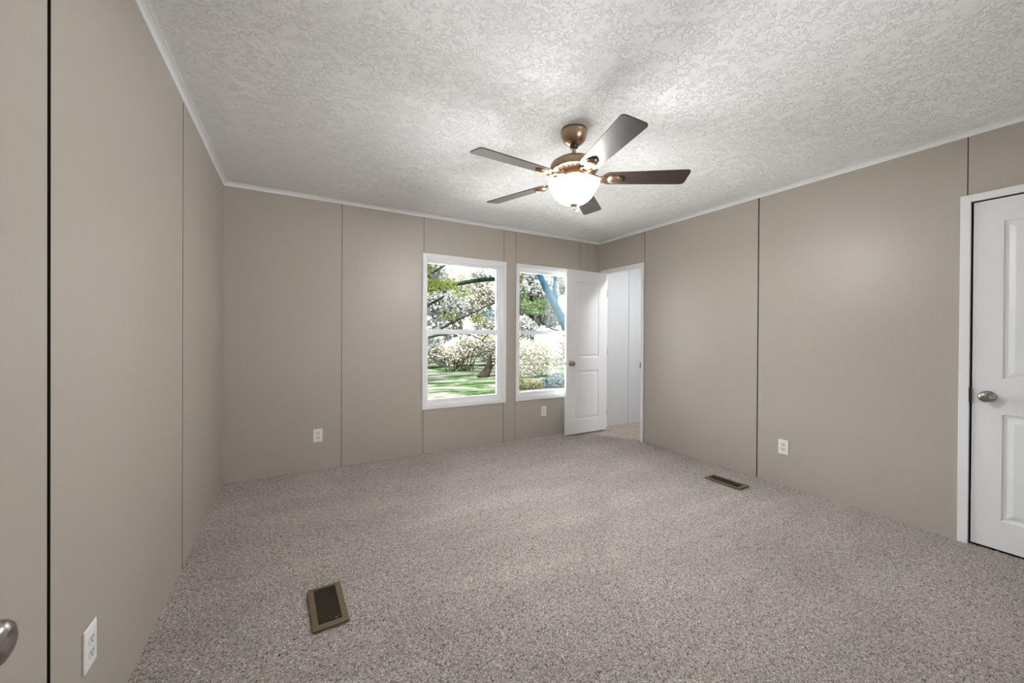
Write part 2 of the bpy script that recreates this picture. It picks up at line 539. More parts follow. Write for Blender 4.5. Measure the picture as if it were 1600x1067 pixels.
# ------------------------------------------------------------------ windows
def window(idx, x0, x1, z0, z1):
    """casing (the window itself) > window_frame, upper_sash > pane, lower_sash > pane, latch"""
    cw = 0.040
    mb = MB()
    for b in ((x0 - cw, x0, z0 - cw, z1 + cw), (x1, x1 + cw, z0 - cw, z1 + cw), (x0, x1, z1, z1 + cw), (x0, x1, z0 - cw, z0)):
        mb.box(b[0], b[1], YB - 0.013, YB, b[2], b[3], 0, 0.002)
    root = mb.build('window_%d' % idx, M['white'], kind='structure')
    mb = MB()                                         # box lining and stepped vinyl frame
    y1 = YB + 0.105
    ft = 0.010
    for b in ((x0, x0 + ft, z0, z1), (x1 - ft, x1, z0, z1), (x0 + ft, x1 - ft, z1 - ft, z1), (x0 + ft, x1 - ft, z0, z0 + ft)):
        mb.box(b[0], b[1], YB, y1, b[2], b[3])
    # tracks on the right jamb and the head, slimmer on the left
    mb.box(x1 - 0.022, x1 - ft, YB + 0.012, YB + 0.020, z0 + ft, z1 - ft)
    mb.box(x1 - 0.026, x1 - ft, YB + 0.050, YB + 0.060, z0 + ft, z1 - ft)
    mb.box(x0 + ft, x0 + 0.016, YB + 0.050, YB + 0.060, z0 + ft, z1 - ft)
    mb.box(x0 + ft, x1 - ft, YB + 0.050, YB + 0.100, z1 - 0.022, z1 - ft)
    mb.box(x0 + ft, x1 - ft, YB + 0.012, YB + 0.060, z0 + ft, z0 + 0.024)
    mb.build('window_frame', M['vinyl'], root)
    def sash(name, yf, za, zb, l, r, bot, top):
        m = MB()
        a, b = x0 + ft, x1 - ft - 0.002
        m.box(a, a + l, yf, yf + 0.030, za, zb, 0, 0.003); m.box(b - r, b, yf, yf + 0.030, za, zb, 0, 0.003)
        m.box(a + l, b - r, yf, yf + 0.030, za, za + bot, 0, 0.003); m.box(a + l, b - r, yf, yf + 0.030, zb - top, zb, 0, 0.003)
        s = m.build(name, M['vinyl'], root)
        g = MB(); g.box(a + l - 0.004, b - r + 0.004, yf + 0.013, yf + 0.016, za + bot - 0.004, zb - top + 0.004)
        g.build('pane', M['glass'], s)
        return s, (a + b) / 2
    sash('upper_sash', YB + 0.062, 1.238, z1 - 0.022, 0.020, 0.040, 0.034, 0.022)
    s, xm = sash('lower_sash', YB + 0.022, z0 + 0.024, 1.276, 0.018, 0.048, 0.034, 0.052)
    m = MB(); m.box(xm - 0.03, xm + 0.03, YB + 0.008, YB + 0.030, 1.276, 1.284, 0, 0.002); m.box(xm - 0.006, xm + 0.022, YB + 0.004, YB + 0.018, 1.284, 1.292, 0, 0.002)
    m.build('latch', M['vinyl'], s)
    return root
for i, wn in enumerate(WIN):
    window(i + 1, *wn)

# ------------------------------------------------------------------ doors
def door_slab_bm(wd, h0, h1, th, panels):
    """Moulded two-panel slab, width along +X from 0, front face at y=0 looking to -Y, back at y=th."""
    mb = MB(); bm = mb.bm
    steps = [(0.0, 0.0), (0.006, 0.007), (0.018, 0.0075), (0.040, 0.002), (0.044, 0.0015)]
    for face_y, sgn in ((0.0, 1), (th, -1)):
        xs = sorted({0.0, wd} | {p[0] for p in panels} | {p[1] for p in panels})
        zs = sorted({h0, h1} | {p[2] for p in panels} | {p[3] for p in panels})
        for xa, xb in zip(xs, xs[1:]):
            for za, zb in zip(zs, zs[1:]):
                if any(abs(xa - p[0]) < 1e-6 and abs(za - p[2]) < 1e-6 for p in panels):
                    continue
                bm.faces.new([bm.verts.new(v) for v in ((xa, face_y, za), (xb, face_y, za), (xb, face_y, zb), (xa, face_y, zb))])
        for x0, x1, z0, z1 in panels:
            rings = []
            for ins, dep in steps:
                y = face_y + sgn * dep
                rings.append([bm.verts.new(v) for v in ((x0 + ins, y, z0 + ins), (x1 - ins, y, z0 + ins), (x1 - ins, y, z1 - ins), (x0 + ins, y, z1 - ins))])
            for a, b in zip(rings, rings[1:]):
                for k in range(4):
                    bm.faces.new((a[k], a[(k + 1) % 4], b[(k + 1) % 4], b[k]))
            bm.faces.new(rings[-1])
    for a, b in (((0, h0), (wd, h0)), ((wd, h0), (wd, h1)), ((wd, h1), (0, h1)), ((0, h1), (0, h0))):
        bm.faces.new([bm.verts.new(v) for v in ((a[0], 0, a[1]), (b[0], 0, b[1]), (b[0], th, b[1]), (a[0], th, a[1]))])
    bmesh.ops.remove_doubles(bm, verts=bm.verts[:], dist=1e-5)
    return mb

def knob_bm(th=None):
    """Turned egg knob, axis along -Y from the face at y=0."""
    mb = MB()
    prof = [(0.0, 0.0), (0.033, 0.0), (0.033, 0.004), (0.030, 0.008), (0.016, 0.011), (0.0125, 0.016), (0.0125, 0.026), (0.017, 0.030),
            (0.024, 0.034), (0.0288, 0.040), (0.0305, 0.047), (0.0292, 0.054), (0.0250, 0.0595), (0.017, 0.0635), (0.008, 0.0655), (0.0, 0.066)]
    mb.lathe(prof, 44, mat=Matrix.Rotation(PI / 2, 4, 'X'))
    return mb

def build_door(idx, wd, z0, z1, panels, loc, rotz, knob_x, knob_z, latch_side=0, both=True):
    th = 0.035
    d = door_slab_bm(wd, z0, z1, th, panels).build('door_%d' % idx, M['door'], kind='structure')
    d.location = loc; d.rotation_euler = (0, 0, rotz)
    k = knob_bm().build('door_knob', M['nickel'], d); k.location = (knob_x, 0, knob_z); k['label'] = 'satin nickel door knob'
    if both:
        k2 = k.copy(); COL.objects.link(k2); k2.parent = d; k2.location = (knob_x, th, knob_z); k2.rotation_euler = (0, 0, PI)
    e = 0.0 if latch_side == 0 else wd
    s = -1 if latch_side == 0 else 1
    m = MB(); m.box(min(e, e + s * 0.0012), max(e, e + s * 0.0012), 0.006, 0.029, knob_z - 0.028, knob_z + 0.028); m.build('latch_plate', M['nickel'], d)
    m = MB(); m.box(min(e, e + s * 0.009), max(e, e + s * 0.009), 0.011, 0.024, knob_z - 0.008, knob_z + 0.008, 0, 0.002); m.build('latch_bolt', M['dark_metal'], d)
    hx = wd if latch_side == 0 else 0.0
    for hz in (0.26, 1.02, 1.76):
        m = MB()
        m.tube([(hx + 0.004 * -s, -0.004, hz - 0.045), (hx + 0.004 * -s, -0.004, hz + 0.045)], [0.0055, 0.0055], 12)
        m.box(min(hx, hx - s * 0.0015), max(hx, hx - s * 0.0015), 0.0, 0.028, hz - 0.044, hz + 0.044)
        m.build('hinge', M['white'] if idx != 3 else M['nickel'], d)
    return d

PAN = lambda wd: [(0.112, wd - 0.112, 0.183, 0.786), (0.112, wd - 0.112, 0.985, 1.884)]
# 1: the hall door, open at a right angle to the right wall, seen from its front
build_door(1, 0.640, 0.020, 2.012, [(0.125, 0.506, 0.186, 0.784), (0.125, 0.506, 0.948, 1.874)], (2.8335, 3.682, 0), math.radians(-0.6), 0.066, 0.880)
# 2: the closed closet door in the right wall, knob on the left
build_door(2, 0.642, 0.016, 2.014, PAN(0.642), (XR + 0.0008, 0.6335, 0), -PI / 2, 0.060, 0.882, both=False)
# 3: the entry door, standing open along the left wall beside the camera
build_door(3, 0.74, 0.016, 2.03, PAN(0.74), (-0.400, 0.115, 0), PI / 2, 0.675, 0.800, latch_side=1)

def casing(name, y0, y1, z1, wall_x, cw, depth=0.06, jamb=True):
    mb = MB()
    mb.box(wall_x - 0.014, wall_x, y0 - cw, y0, 0, z1 + cw, 0, 0.002)
    mb.box(wall_x - 0.014, wall_x, y1, y1 + cw, 0, z1 + cw, 0, 0.002)
    mb.box(wall_x - 0.014, wall_x, y0, y1, z1, z1 + cw, 0, 0.002)
    if jamb:
        mb.box(wall_x, wall_x + depth, y0, y0 + 0.004, 0, z1); mb.box(wall_x, wall_x + depth, y1 - 0.004, y1, 0, z1)
        mb.box(wall_x, wall_x + depth, y0, y1, z1 - 0.004, z1)
        mb.box(wall_x + depth, wall_x + depth + 0.012, y0 - cw, y0, 0, z1 + cw); mb.box(wall_x + depth, wall_x + depth + 0.012, y1, y1 + cw, 0, z1 + cw)
        mb.box(wall_x + depth, wall_x + depth + 0.012, y0, y1, z1, z1 + cw)
    return mb.build(name, M['white'], kind='structure')
casing('trim_4', DOOR_HALL[0], DOOR_HALL[1], 2.022, XR, 0.039)
mb = MB(); mb.box(XR - 0.0165, XR + 0.02, DOOR_HALL[0] - 0.004, DOOR_HALL[0] + 0.006, 0.845, 0.915); mb.build('trim_6', M['dark_metal'], kind='structure')
cas = casing('trim_5', DOOR_CLOSET[0], DOOR_CLOSET[1], 2.022, XR, 0.042, jamb=False)
mb = MB(); mb.box(XR - 0.0155, XR + 0.010, DOOR_CLOSET[1] - 0.0065, DOOR_CLOSET[1] + 0.0015, 0.842, 0.928); mb.build('strike_plate', M['dark_metal'], cas)
slab('closet_light_block', M['gap'], XR + 0.062, XR + 0.075, DOOR_CLOSET[0] - 0.05, DOOR_CLOSET[1] + 0.05, -0.06, 2.10)  # dark backing, run below the floor to block outside light
slab('door_gap_shade', M['gap'], XR + 0.014, XR + 0.07, DOOR_CLOSET[0] - 0.05, DOOR_CLOSET[1] + 0.05, -0.05, -0.006)  # added dark strip: blocks light and paints the black gap under the door

# ------------------------------------------------------------------ wall outlets
def make_outlet():
    """duplex outlet, plate in the XZ plane, facing -Y"""
    mb = MB(); mb.box(-0.037, 0.037, -0.006, 0.0, -0.059, 0.059, 0, 0.0025)
    r = mb.build('wall_outlet', M['outlet'])
    for zc in (0.0195, -0.0195):
        m = MB()
        out = []
        for k in range(28):
            a = 2 * PI * k / 28
            out.append((0.0172 * math.cos(a), max(-0.0135, min(0.0135, 0.0172 * math.sin(a)))))
        m.prism(out, 0.0, 0.0028)
        m.xf(Matrix.Translation((0, -0.0055, zc)) @ Matrix.Rotation(PI / 2, 4, 'X'))
        f = m.build('receptacle', M['outlet_face'], r)
        s = MB()
        s.box(-0.0078, -0.0052, -0.0088, -0.0080, zc - 0.001, zc + 0.008); s.box(0.0052, 0.0078, -0.0088, -0.0080, zc - 0.000, zc + 0.007)
        s.lathe([(0, -0.0088), (0.0026, -0.0088), (0.0026, -0.0080)], 12, mat=Matrix.Translation((0, -0.0, zc - 0.0075)) @ Matrix.Rotation(-PI / 2, 4, 'X') @ Matrix.Scale(1, 4))
        s.build('slots', M['slot'], f)
    m = MB(); m.lathe([(0, 0.0078), (0.003, 0.0075), (0.0036, 0.0062), (0.0036, 0.005)], 14, mat=Matrix.Rotation(PI / 2, 4, 'X'))
    m.build('screw', M['outlet_face'], r)
    return r
o = make_outlet(); o.location = (0.1815, YB, 0.311)
tag(o, 'white duplex outlet low on the back wall left of both windows', 'outlet')
spots = [((2.620, YB, 0.303), 0, 'small white wall plate below the second window beside the open white door'),
         ((XR, 1.634, 0.318), -PI / 2, 'white duplex outlet on the right wall between the panel joint and closet door'),
         ((XL, 1.527, 0.336), PI / 2, 'white outlet seen edge-on low on the left wall nearest the camera')]
for loc, rz, lab in spots:
    c = copy_tree(o); c.location = loc; c.rotation_euler = (0, 0, rz)
    tag(c, lab, 'outlet')

# ------------------------------------------------------------------ floor registers
def make_register():
    """steel floor register, long side along Y"""
    L_, W_ = 0.296, 0.139
    root = empty('floor_vent', (0, 0, 0))
    mb = MB()
    z0, z1 = 0.001, 0.0085
    ix, iy, iy2 = 0.046, 0.118, 0.132
    for b in ((-W_ / 2, -ix, -L_ / 2, L_ / 2), (ix, W_ / 2, -L_ / 2, L_ / 2), (-ix, ix, -L_ / 2, -iy), (-ix, ix, iy2, L_ / 2)):
        mb.box(b[0], b[1], b[2], b[3], z0, z1, 0)
    bmesh.ops.remove_doubles(mb.bm, verts=mb.bm.verts[:], dist=1e-5)
    mb.build('frame', M['register'], root)
    mb = MB()
    n = 17
    for k in range(n):
        y = -iy + (k + 0.5) * (iy + iy2) / n
        fs = mb.box(-ix, ix, -0.0031, 0.0031, -0.0006, 0.0006)
        vs = list({v for f in fs for v in f.verts})
        bmesh.ops.transform(mb.bm, matrix=Matrix.Translation((0, y, 0.0042)) @ Matrix.Rotation(math.radians(16), 4, 'X'), verts=vs)
    mb.build('louvers', M['louver'], root)
    mb = MB(); mb.box(-ix, ix, -iy, iy2, 0.0004, 0.0012); mb.build('duct_shade', M['duct_shade_color'], root)  # near-black sheet painting the shade of the duct below the louvers
    mb = MB(); mb.box(0.018, 0.030, -iy + 0.008, -iy + 0.013, 0.002, 0.0125, 0, 0.001); mb.build('lever', M['register'], root)
    return root
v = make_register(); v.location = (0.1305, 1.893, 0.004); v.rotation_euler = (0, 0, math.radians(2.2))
tag(v, 'brown metal floor vent in the carpet nearest the camera, on the left', 'floor vent')
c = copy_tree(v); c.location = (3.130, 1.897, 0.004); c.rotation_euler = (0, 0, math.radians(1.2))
tag(c, 'dark floor vent in the carpet along the right wall', 'floor vent')

# ------------------------------------------------------------------ ceiling fan
def make_fan(cx, cy):
    root = empty('ceiling_fan', (cx, cy, H))
    tag(root, 'five-blade bronze ceiling fan with a lit white glass bowl', 'ceiling fan')
    def turned(name, prof, mat, parent=root, n=48):
        m = MB(); m.lathe([(r, z - H) for r, z in prof], n)
        return m.build(name, mat, parent)
    turned('canopy', [(0, 2.44), (0.077, 2.44), (0.078, 2.424), (0.0745, 2.420), (0.075, 2.408), (0.070, 2.392), (0.060, 2.374), (0.045, 2.360), (0.033, 2.353), (0.030, 2.351), (0, 2.351)], M['bronze'])
    turned('hanger_ball', [(0, 2.362), (0.020, 2.358), (0.026, 2.347), (0.022, 2.335), (0.013, 2.329), (0, 2.329)], M['dark_bronze'])
    turned('downrod', [(0.0125, 2.33), (0.0125, 2.255)], M['bronze'], n=20)
    turned('coupling', [(0.0, 2.286), (0.020, 2.284), (0.022, 2.275), (0.030, 2.262), (0.034, 2.256)], M['bronze'], n=28)
    mot = turned('motor_housing', [(0, 2.264), (0.075, 2.262), (0.108, 2.257), (0.120, 2.250), (0.122, 2.246), (0.131, 2.243), (0.138, 2.234), (0.1395, 2.224), (0.139, 2.212), (0.1375, 2.206),
                            (0.141, 2.203), (0.1405, 2.199), (0.128, 2.192), (0.104, 2.182), (0.082, 2.176), (0.0, 2.176)], M['bronze'], n=72)
    m = MB()                                        # fluted cooling slots round the underside
    for k in range(30):
        a = 2 * PI * k / 30
        fs = m.box(0.099, 0.126, -0.0045, 0.0045, -0.0012, 0.0012)
        vs = list({q for f in fs for q in f.verts})
        bmesh.ops.transform(m.bm, matrix=Matrix.Rotation(a, 4, 'Z') @ Matrix.Translation((0, 0, 2.1862 - H)) @ Matrix.Translation((0.1125, 0, 0)) @ Matrix.Rotation(math.radians(-23), 4, 'Y') @ Matrix.Translation((-0.1125, 0, 0)), verts=vs)
    m.build('cooling_slots', M['dark_bronze'], mot)
    turned('switch_housing', [(0.0, 2.178), (0.062, 2.178), (0.064, 2.168), (0.052, 2.160), (0.050, 2.146), (0.058, 2.140), (0.064, 2.134), (0.060, 2.128), (0.030, 2.122), (0, 2.122)], M['bronze'])
    # blades
    pitch = math.radians(12)
    out = []
    r0, r1, w0, w1, rc = 0.165, 0.660, 0.056, 0.069, 0.022
    for k in range(9):                              # rounded root
        a = PI / 2 + PI * k / 8
        out.append((r0 + 0.035 + 0.035 * math.cos(a), w0 * math.sin(a) * (0.93 if 0 < k < 8 else 1)))
    for k in range(6):
        a = -PI / 2 + PI / 2 * k / 5
        out.append((r1 - rc + rc * math.cos(a), -w1 + rc + rc * math.sin(a)))
    for k in range(6):
        a = PI / 2 * k / 5
        out.append((r1 - rc + rc * math.cos(a), w1 - rc + rc * math.sin(a)))
    zb = 2.149 - H
    blade_me = iron_me = med_me = None
    for k in range(5):
        ang = math.radians(-33 + 72 * k)
        if k == 0:
            m = MB(); m.prism(out, 0.0, 0.006, 0, 0.0015)
            b = m.build('blade', M['blade'], root); blade_me = b.data
        else:
            b = bpy.data.objects.new('blade', blade_me); COL.objects.link(b); b.parent = root
        b.location = (0, 0, zb); b.rotation_euler = Matrix.Rotation(ang, 4, 'Z').to_3x3().to_euler()
        b.matrix_local = Matrix.Translation((0, 0, zb)) @ Matrix.Rotation(ang, 4, 'Z') @ Matrix.Rotation(BLADE_SIGN * pitch, 4, 'X')
        if k == 0:
            m = MB()
            # forked arm from the motor to the blade, with a leaf-shaped holder under the blade root
            m.tube([(0.075, 0.012, 0.034), (0.105, 0.014, 0.020), (0.145, 0.020, -0.004), (0.19, 0.026, -0.006)], [0.008, 0.008, 0.0075, 0.007], 10)
            m.tube([(0.075, -0.012, 0.034), (0.105, -0.014, 0.020), (0.145, -0.020, -0.004), (0.19, -0.026, -0.006)], [0.008, 0.008, 0.0075, 0.007], 10)
            hold = []
            for q in range(36):
                a = 2 * PI * q / 36
                hold.append((0.222 + 0.062 * math.cos(a), 0.040 * math.sin(a)))
            m.prism(hold, -0.005, 0.0, 0, 0.0015)
            ir = m.build('blade_iron', M['bronze'], b); iron_me = ir.data
            m = MB(); m.lathe([(0, -0.021), (0.010, -0.0205), (0.020, -0.0185), (0.0275, -0.014), (0.031, -0.008), (0.031, -0.005)], 36)
            m.xf(Matrix.Translation((0.240, 0, 0)) @ Matrix.Scale(1.35, 4, (1, 0, 0)))
            med = m.build('medallion', M['bronze'], ir); med_me = med.data
        else:
            ir = bpy.data.objects.new('blade_iron', iron_me); COL.objects.link(ir); ir.parent = b
            med = bpy.data.objects.new('medallion', med_me); COL.objects.link(med); med.parent = ir
    # light kit
    turned('bowl_fitter', [(0.06, 2.132), (0.105, 2.128), (0.108, 2.122), (0.06, 2.124)], M['bronze'])
    m = MB()
    outer = [(0.1585, 2.1225), (0.160, 2.121), (0.1575, 2.117), (0.152, 2.109), (0.146, 2.098), (0.139, 2.084), (0.128, 2.064), (0.112, 2.043), (0.090, 2.023), (0.064, 2.009), (0.036, 2.001), (0.010, 1.9985)]
    inner = [(0.010, 1.9985), (0.010, 2.0025), (0.036, 2.005), (0.062, 2.013), (0.087, 2.027), (0.108, 2.046), (0.124, 2.066), (0.135, 2.086), (0.142, 2.100), (0.148, 2.111), (0.1535, 2.119), (0.157, 2.122), (0.1585, 2.1225)]
    m.lathe([(r * 0.94, z - H) for r, z in outer], 64, 0)
    m.lathe([(r * 0.94, z - H) for r, z in inner], 64, 1)
    bmesh.ops.remove_doubles(m.bm, verts=m.bm.verts[:], dist=1e-5)
    bowl = m.build('light_bowl', [M['bowl'], M['bowl_inner']], root)
    bowl['label'] = 'white alabaster glass bowl, switched on'
    turned('finial', [(0, 2.006), (0.026, 2.001), (0.027, 1.997), (0.020, 1.991), (0.010, 1.986), (0.008, 1.979), (0.011, 1.975), (0.008, 1.969), (0, 1.967)], M['bronze'], n=28)
    m = MB()
    for k in range(5):
        m.lathe([(0, -0.0022), (0.0016, -0.0016), (0.0022, 0), (0.0016, 0.0016), (0, 0.0022)], 8, mat=Matrix.Translation((0.018, -0.012, 1.985 - H - 0.0046 * k)))
    ch = m.build('pull_chain', M['bronze'], root)
    m = MB(); m.lathe([(0, 1.965), (0.003, 1.964), (0.0055, 1.957), (0.0055, 1.949), (0.003, 1.945), (0, 1.944)], 14, mat=Matrix.Translation((0.018, -0.012, -H)))
    m.build('chain_fob', M['bronze'], ch)
    return root
BLADE_SIGN = -1
make_fan(1.443, 1.8143)

# ------------------------------------------------------------------ outside: lawn, trees and bushes behind the house
GZ = -0.85                                         # ground level outside
mb = MB()
nx, ny = 60, 60
grid = [[mb.bm.verts.new((-30 + 90 * i / nx, 4.2 + 60 * j / ny, GZ + 0.02 * math.sin(i * 1.3) * math.cos(j * 1.7))) for i in range(nx + 1)] for j in range(ny + 1)]
for j in range(ny):
    for i in range(nx):
        f = mb.bm.faces.new((grid[j][i], grid[j][i + 1], grid[j + 1][i + 1], grid[j + 1][i])); f.smooth = True
lawn = mb.build('lawn', M['grass']); tag(lawn, 'patchy green and straw lawn outside the windows', 'grass', kind='stuff')

mb = MB(); mb.box(-8, 14, 4.05, 10.5, GZ - 0.1, GZ + 0.07)  # unseen pale slab added to bounce daylight up through the windows
mb.build('bounce_slab', plain('pale_bounce', (0.50, 0.49, 0.46), 0.9, gscale=4), kind='structure')

def leaves(name, blobs, n, size, mat, parent, seed):
    """blobs: (x, y, z, rx, ry, rz); leaf-shaped rhombs scattered through them"""
    rng = np.random.default_rng(seed)
    B = np.array(blobs)
    vol = B[:, 3] * B[:, 4] * B[:, 5]
    pick = rng.choice(len(B), n, p=vol / vol.sum())
    d = rng.normal(size=(n, 3)); d /= np.linalg.norm(d, axis=1)[:, None]
    c = B[pick, :3] + d * B[pick, 3:6] * (rng.random(n) ** 0.4)[:, None]
    c[:, 2] = np.maximum(c[:, 2], 0.10)               # stays above the ground
    a = rng.normal(size=(n, 3)); a /= np.linalg.norm(a, axis=1)[:, None]
    b = np.cross(a, rng.normal(size=(n, 3))); b /= np.linalg.norm(b, axis=1)[:, None]
    s = (size * (0.6 + 0.8 * rng.random(n)))[:, None]
    co = np.stack([c - a * s, c + b * s * 0.45, c + a * s, c - b * s * 0.45], 1).reshape(-1, 3).astype(np.float32)
    me = bpy.data.meshes.new(name)
    me.vertices.add(4 * n); me.vertices.foreach_set('co', co.ravel())
    me.loops.add(4 * n); me.loops.foreach_set('vertex_index', np.arange(4 * n, dtype=np.int32))
    me.polygons.add(n); me.polygons.foreach_set('loop_start', np.arange(0, 4 * n, 4, dtype=np.int32))
    me.update()
    me.materials.append(mat)
    o = bpy.data.objects.new(name, me); COL.objects.link(o); o.parent = parent
    return o

def smooth_path(pts, n=5):
    """Catmull-Rom through (x, y, z, r)"""
    P = [Vector(p) for p in pts]
    P = [2 * P[0] - P[1]] + P + [2 * P[-1] - P[-2]]
    res = []
    for i in range(1, len(P) - 2):
        for k in range(n):
            t = k / n
            a, b, c, d = P[i - 1], P[i], P[i + 1], P[i + 2]
            res.append(0.5 * ((2 * b) + (c - a) * t + (2 * a - 5 * b + 4 * c - d) * t * t + (3 * b - a - 3 * c + d) * t ** 3))
    res.append(P[-2])
    return res

def branch(name, pts, mat, parent, org, n=10):
    q = smooth_path([(p[0] - org[0], p[1] - org[1], p[2] - org[2], p[3]) for p in pts])
    m = MB(); m.tube([v.xyz for v in q], [max(0.004, v.w) for v in q], n)
    return m.build(name, mat, parent)
def grow(name, org, label, parts, foliage, group=None):
    root = empty(name, org)
    tag(root, label, 'tree', group)
    for pn, pts, mat in parts:
        branch(pn, pts, mat, root, org)
    for i, (blobs, n, size, mat) in enumerate(foliage):
        bl = [(b[0] - org[0], b[1] - org[1], b[2] - org[2], b[3], b[4], b[5]) for b in blobs]
        leaves('foliage', bl, n, size, mat, root, int(abs(org[0]) * 100) + i)
    return root

# big blue-grey tree close to the house: its limb slants across the second window
grow('leaning_tree', (7.25, 9.0, GZ), 'blue-grey tree close outside the second window, thick limb slanting up left',
     [('trunk', [(7.30, 9.0, -0.9, 0.34), (7.24, 9.0, 0.2, 0.25), (7.14, 9.0, 1.0, 0.22), (7.06, 9.0, 1.5, 0.19), (7.25, 9.1, 2.6, 0.17), (7.6, 9.2, 4.2, 0.13)], M['bark_blue']),
      ('limb', [(7.06, 9.0, 1.1, 0.15), (6.78, 9.0, 1.66, 0.125), (6.45, 9.0, 2.17, 0.105), (6.13, 9.0, 2.64, 0.085), (5.84, 9.0, 3.2, 0.07), (5.7, 9.0, 4.1, 0.05)], M['bark_blue']),
      ('limb', [(6.60, 9.0, 1.93, 0.06), (6.50, 9.0, 2.45, 0.05), (6.52, 9.05, 3.0, 0.04), (6.4, 9.1, 3.7, 0.03)], M['bark_blue']),
      ('limb', [(7.05, 9.0, 1.05, 0.07), (6.75, 9.0, 1.30, 0.05), (6.3, 8.95, 1.42, 0.03), (5.9, 8.9, 1.62, 0.02)], M['bark_moss'])],
     [([(6.55, 9.1, 2.45, 0.35, 0.3, 0.55), (6.9, 9.0, 1.35, 0.35, 0.3, 0.3), (6.3, 9.2, 3.1, 0.4, 0.3, 0.3)], 420, 0.035, M['leaf_teal']),
      ([(5.75, 9.1, 2.05, 0.35, 0.3, 0.12), (5.95, 9.0, 1.85, 0.4, 0.3, 0.1)], 240, 0.035, M['leaf_green']),
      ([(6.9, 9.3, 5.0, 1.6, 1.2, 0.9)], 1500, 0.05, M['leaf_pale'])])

# brown tree on the lawn, leaning right, its limbs arching left over the first window
grow('lawn_tree', (8.1, 17.0, GZ), 'brown tree leaning right at the right edge of the first window, long mossy limbs',
     [('trunk', [(7.95, 17.0, -0.95, 0.30), (8.22, 17.0, -0.55, 0.20), (8.5, 17.0, 0.0, 0.17), (8.82, 17.0, 0.55, 0.16), (9.32, 17.0, 1.5, 0.15), (9.6, 17.0, 2.95, 0.14), (9.7, 17.0, 4.6, 0.11)], M['bark_brown']),
      ('limb', [(9.65, 17.0, 3.7, 0.12), (8.68, 17.0, 3.97, 0.12), (7.48, 17.0, 3.80, 0.10), (6.18, 17.0, 3.46, 0.085), (5.18, 17.0, 3.17, 0.07), (4.2, 17.0, 2.80, 0.05)], M['bark_moss']),
      ('limb', [(9.62, 17.0, 3.2, 0.06), (8.69, 17.0, 2.84, 0.04), (7.65, 17.0, 2.36, 0.03), (6.67, 17.0, 1.9, 0.045), (5.88, 17.0, 1.5, 0.05)], M['bark_moss']),
      ('limb', [(9.32, 17.0, 1.57, 0.05), (8.45, 17.0, 1.34, 0.04), (7.9, 17.0, 0.9, 0.025)], M['bark_moss']),
      ('limb', [(9.6, 17.0, 3.35, 0.07), (10.17, 17.0, 3.14, 0.045), (11.57, 17.0, 2.55, 0.04), (13.0, 17.0, 2.3, 0.03)], M['bark_moss'])],
     [([(6.3, 17.1, 2.15, 0.5, 0.4, 0.28), (7.6, 17.0, 1.95, 0.7, 0.4, 0.22), (8.2, 17.1, 1.15, 0.5, 0.3, 0.22), (6.0, 16.9, 3.35, 0.9, 0.4, 0.12), (7.0, 17, 3.1, 0.8, 0.4, 0.3)], 620, 0.06, M['leaf_lime']),
      ([(8.35, 17.1, 2.15, 0.35, 0.4, 0.3), (8.0, 17.0, 4.1, 0.9, 0.4, 0.14), (8.75, 17.2, 2.4, 0.3, 0.3, 0.3)], 420, 0.06, M['leaf_teal']),
      ([(10.6, 17.1, 2.48, 0.75, 0.5, 0.20), (10.2, 17.0, 3.0, 0.5, 0.4, 0.5), (11.3, 17.0, 2.9, 0.6, 0.4, 0.3)], 750, 0.06, M['leaf_green']),
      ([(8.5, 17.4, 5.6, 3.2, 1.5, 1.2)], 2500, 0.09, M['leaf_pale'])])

# tree left of the first window, only its limbs and leaves in view
grow('limb_tree', (3.9, 15.0, GZ), 'green-leaved tree whose low arched limb crosses the lower pane of the first window',
     [('trunk', [(3.85, 15.0, -0.9, 0.24), (3.9, 15.0, 0.2, 0.19), (3.94, 15.0, 1.2, 0.17), (3.86, 15.0, 2.6, 0.14), (3.7, 15.0, 4.5, 0.10)], M['bark_moss']),
      ('limb', [(3.92, 15.0, 2.0, 0.07), (4.58, 15.0, 2.35, 0.055), (5.29, 15.0, 2.77, 0.03)], M['bark_moss']),
      ('limb', [(3.92, 15.0, 0.75, 0.07), (4.58, 15.0, 1.06, 0.05), (5.19, 15.0, 1.20, 0.042), (5.89, 15.0, 1.26, 0.035), (6.61, 15.0, 1.16, 0.03), (7.21, 15.0, 0.86, 0.02)], M['bark_moss']),
      ('limb', [(3.88, 15.0, 2.5, 0.06), (4.65, 15.0, 3.55, 0.035), (5.5, 15.0, 4.15, 0.03)], M['bark_moss'])],
     [([(4.62, 15.0, 4.0, 0.34, 0.4, 0.55), (4.7, 14.9, 3.1, 0.6, 0.4, 0.3), (5.3, 15.0, 3.3, 0.7, 0.4, 0.22)], 950, 0.06, M['leaf_lime']),
      ([(4.75, 15.1, 0.95, 0.4, 0.3, 0.16)], 140, 0.05, M['leaf_teal']),
      ([(3.6, 15.0, 5.0, 2.0, 1.3, 0.9)], 1600, 0.08, M['leaf_lime'])])

# lime-leaved sapling between the two windows
grow('sapling', (8.75, 15.0, GZ), 'bright lime-green young tree at the left edge of the second window',
     [('trunk', [(8.55, 15.0, -0.9, 0.06), (8.5, 15.0, 1.0, 0.05), (8.6, 15.0, 3.0, 0.035), (8.72, 15.0, 4.6, 0.02)], M['bark_moss'])],
     [([(8.78, 15.0, 4.05, 0.24, 0.3, 0.62)], 900, 0.07, M['leaf_lime'])])

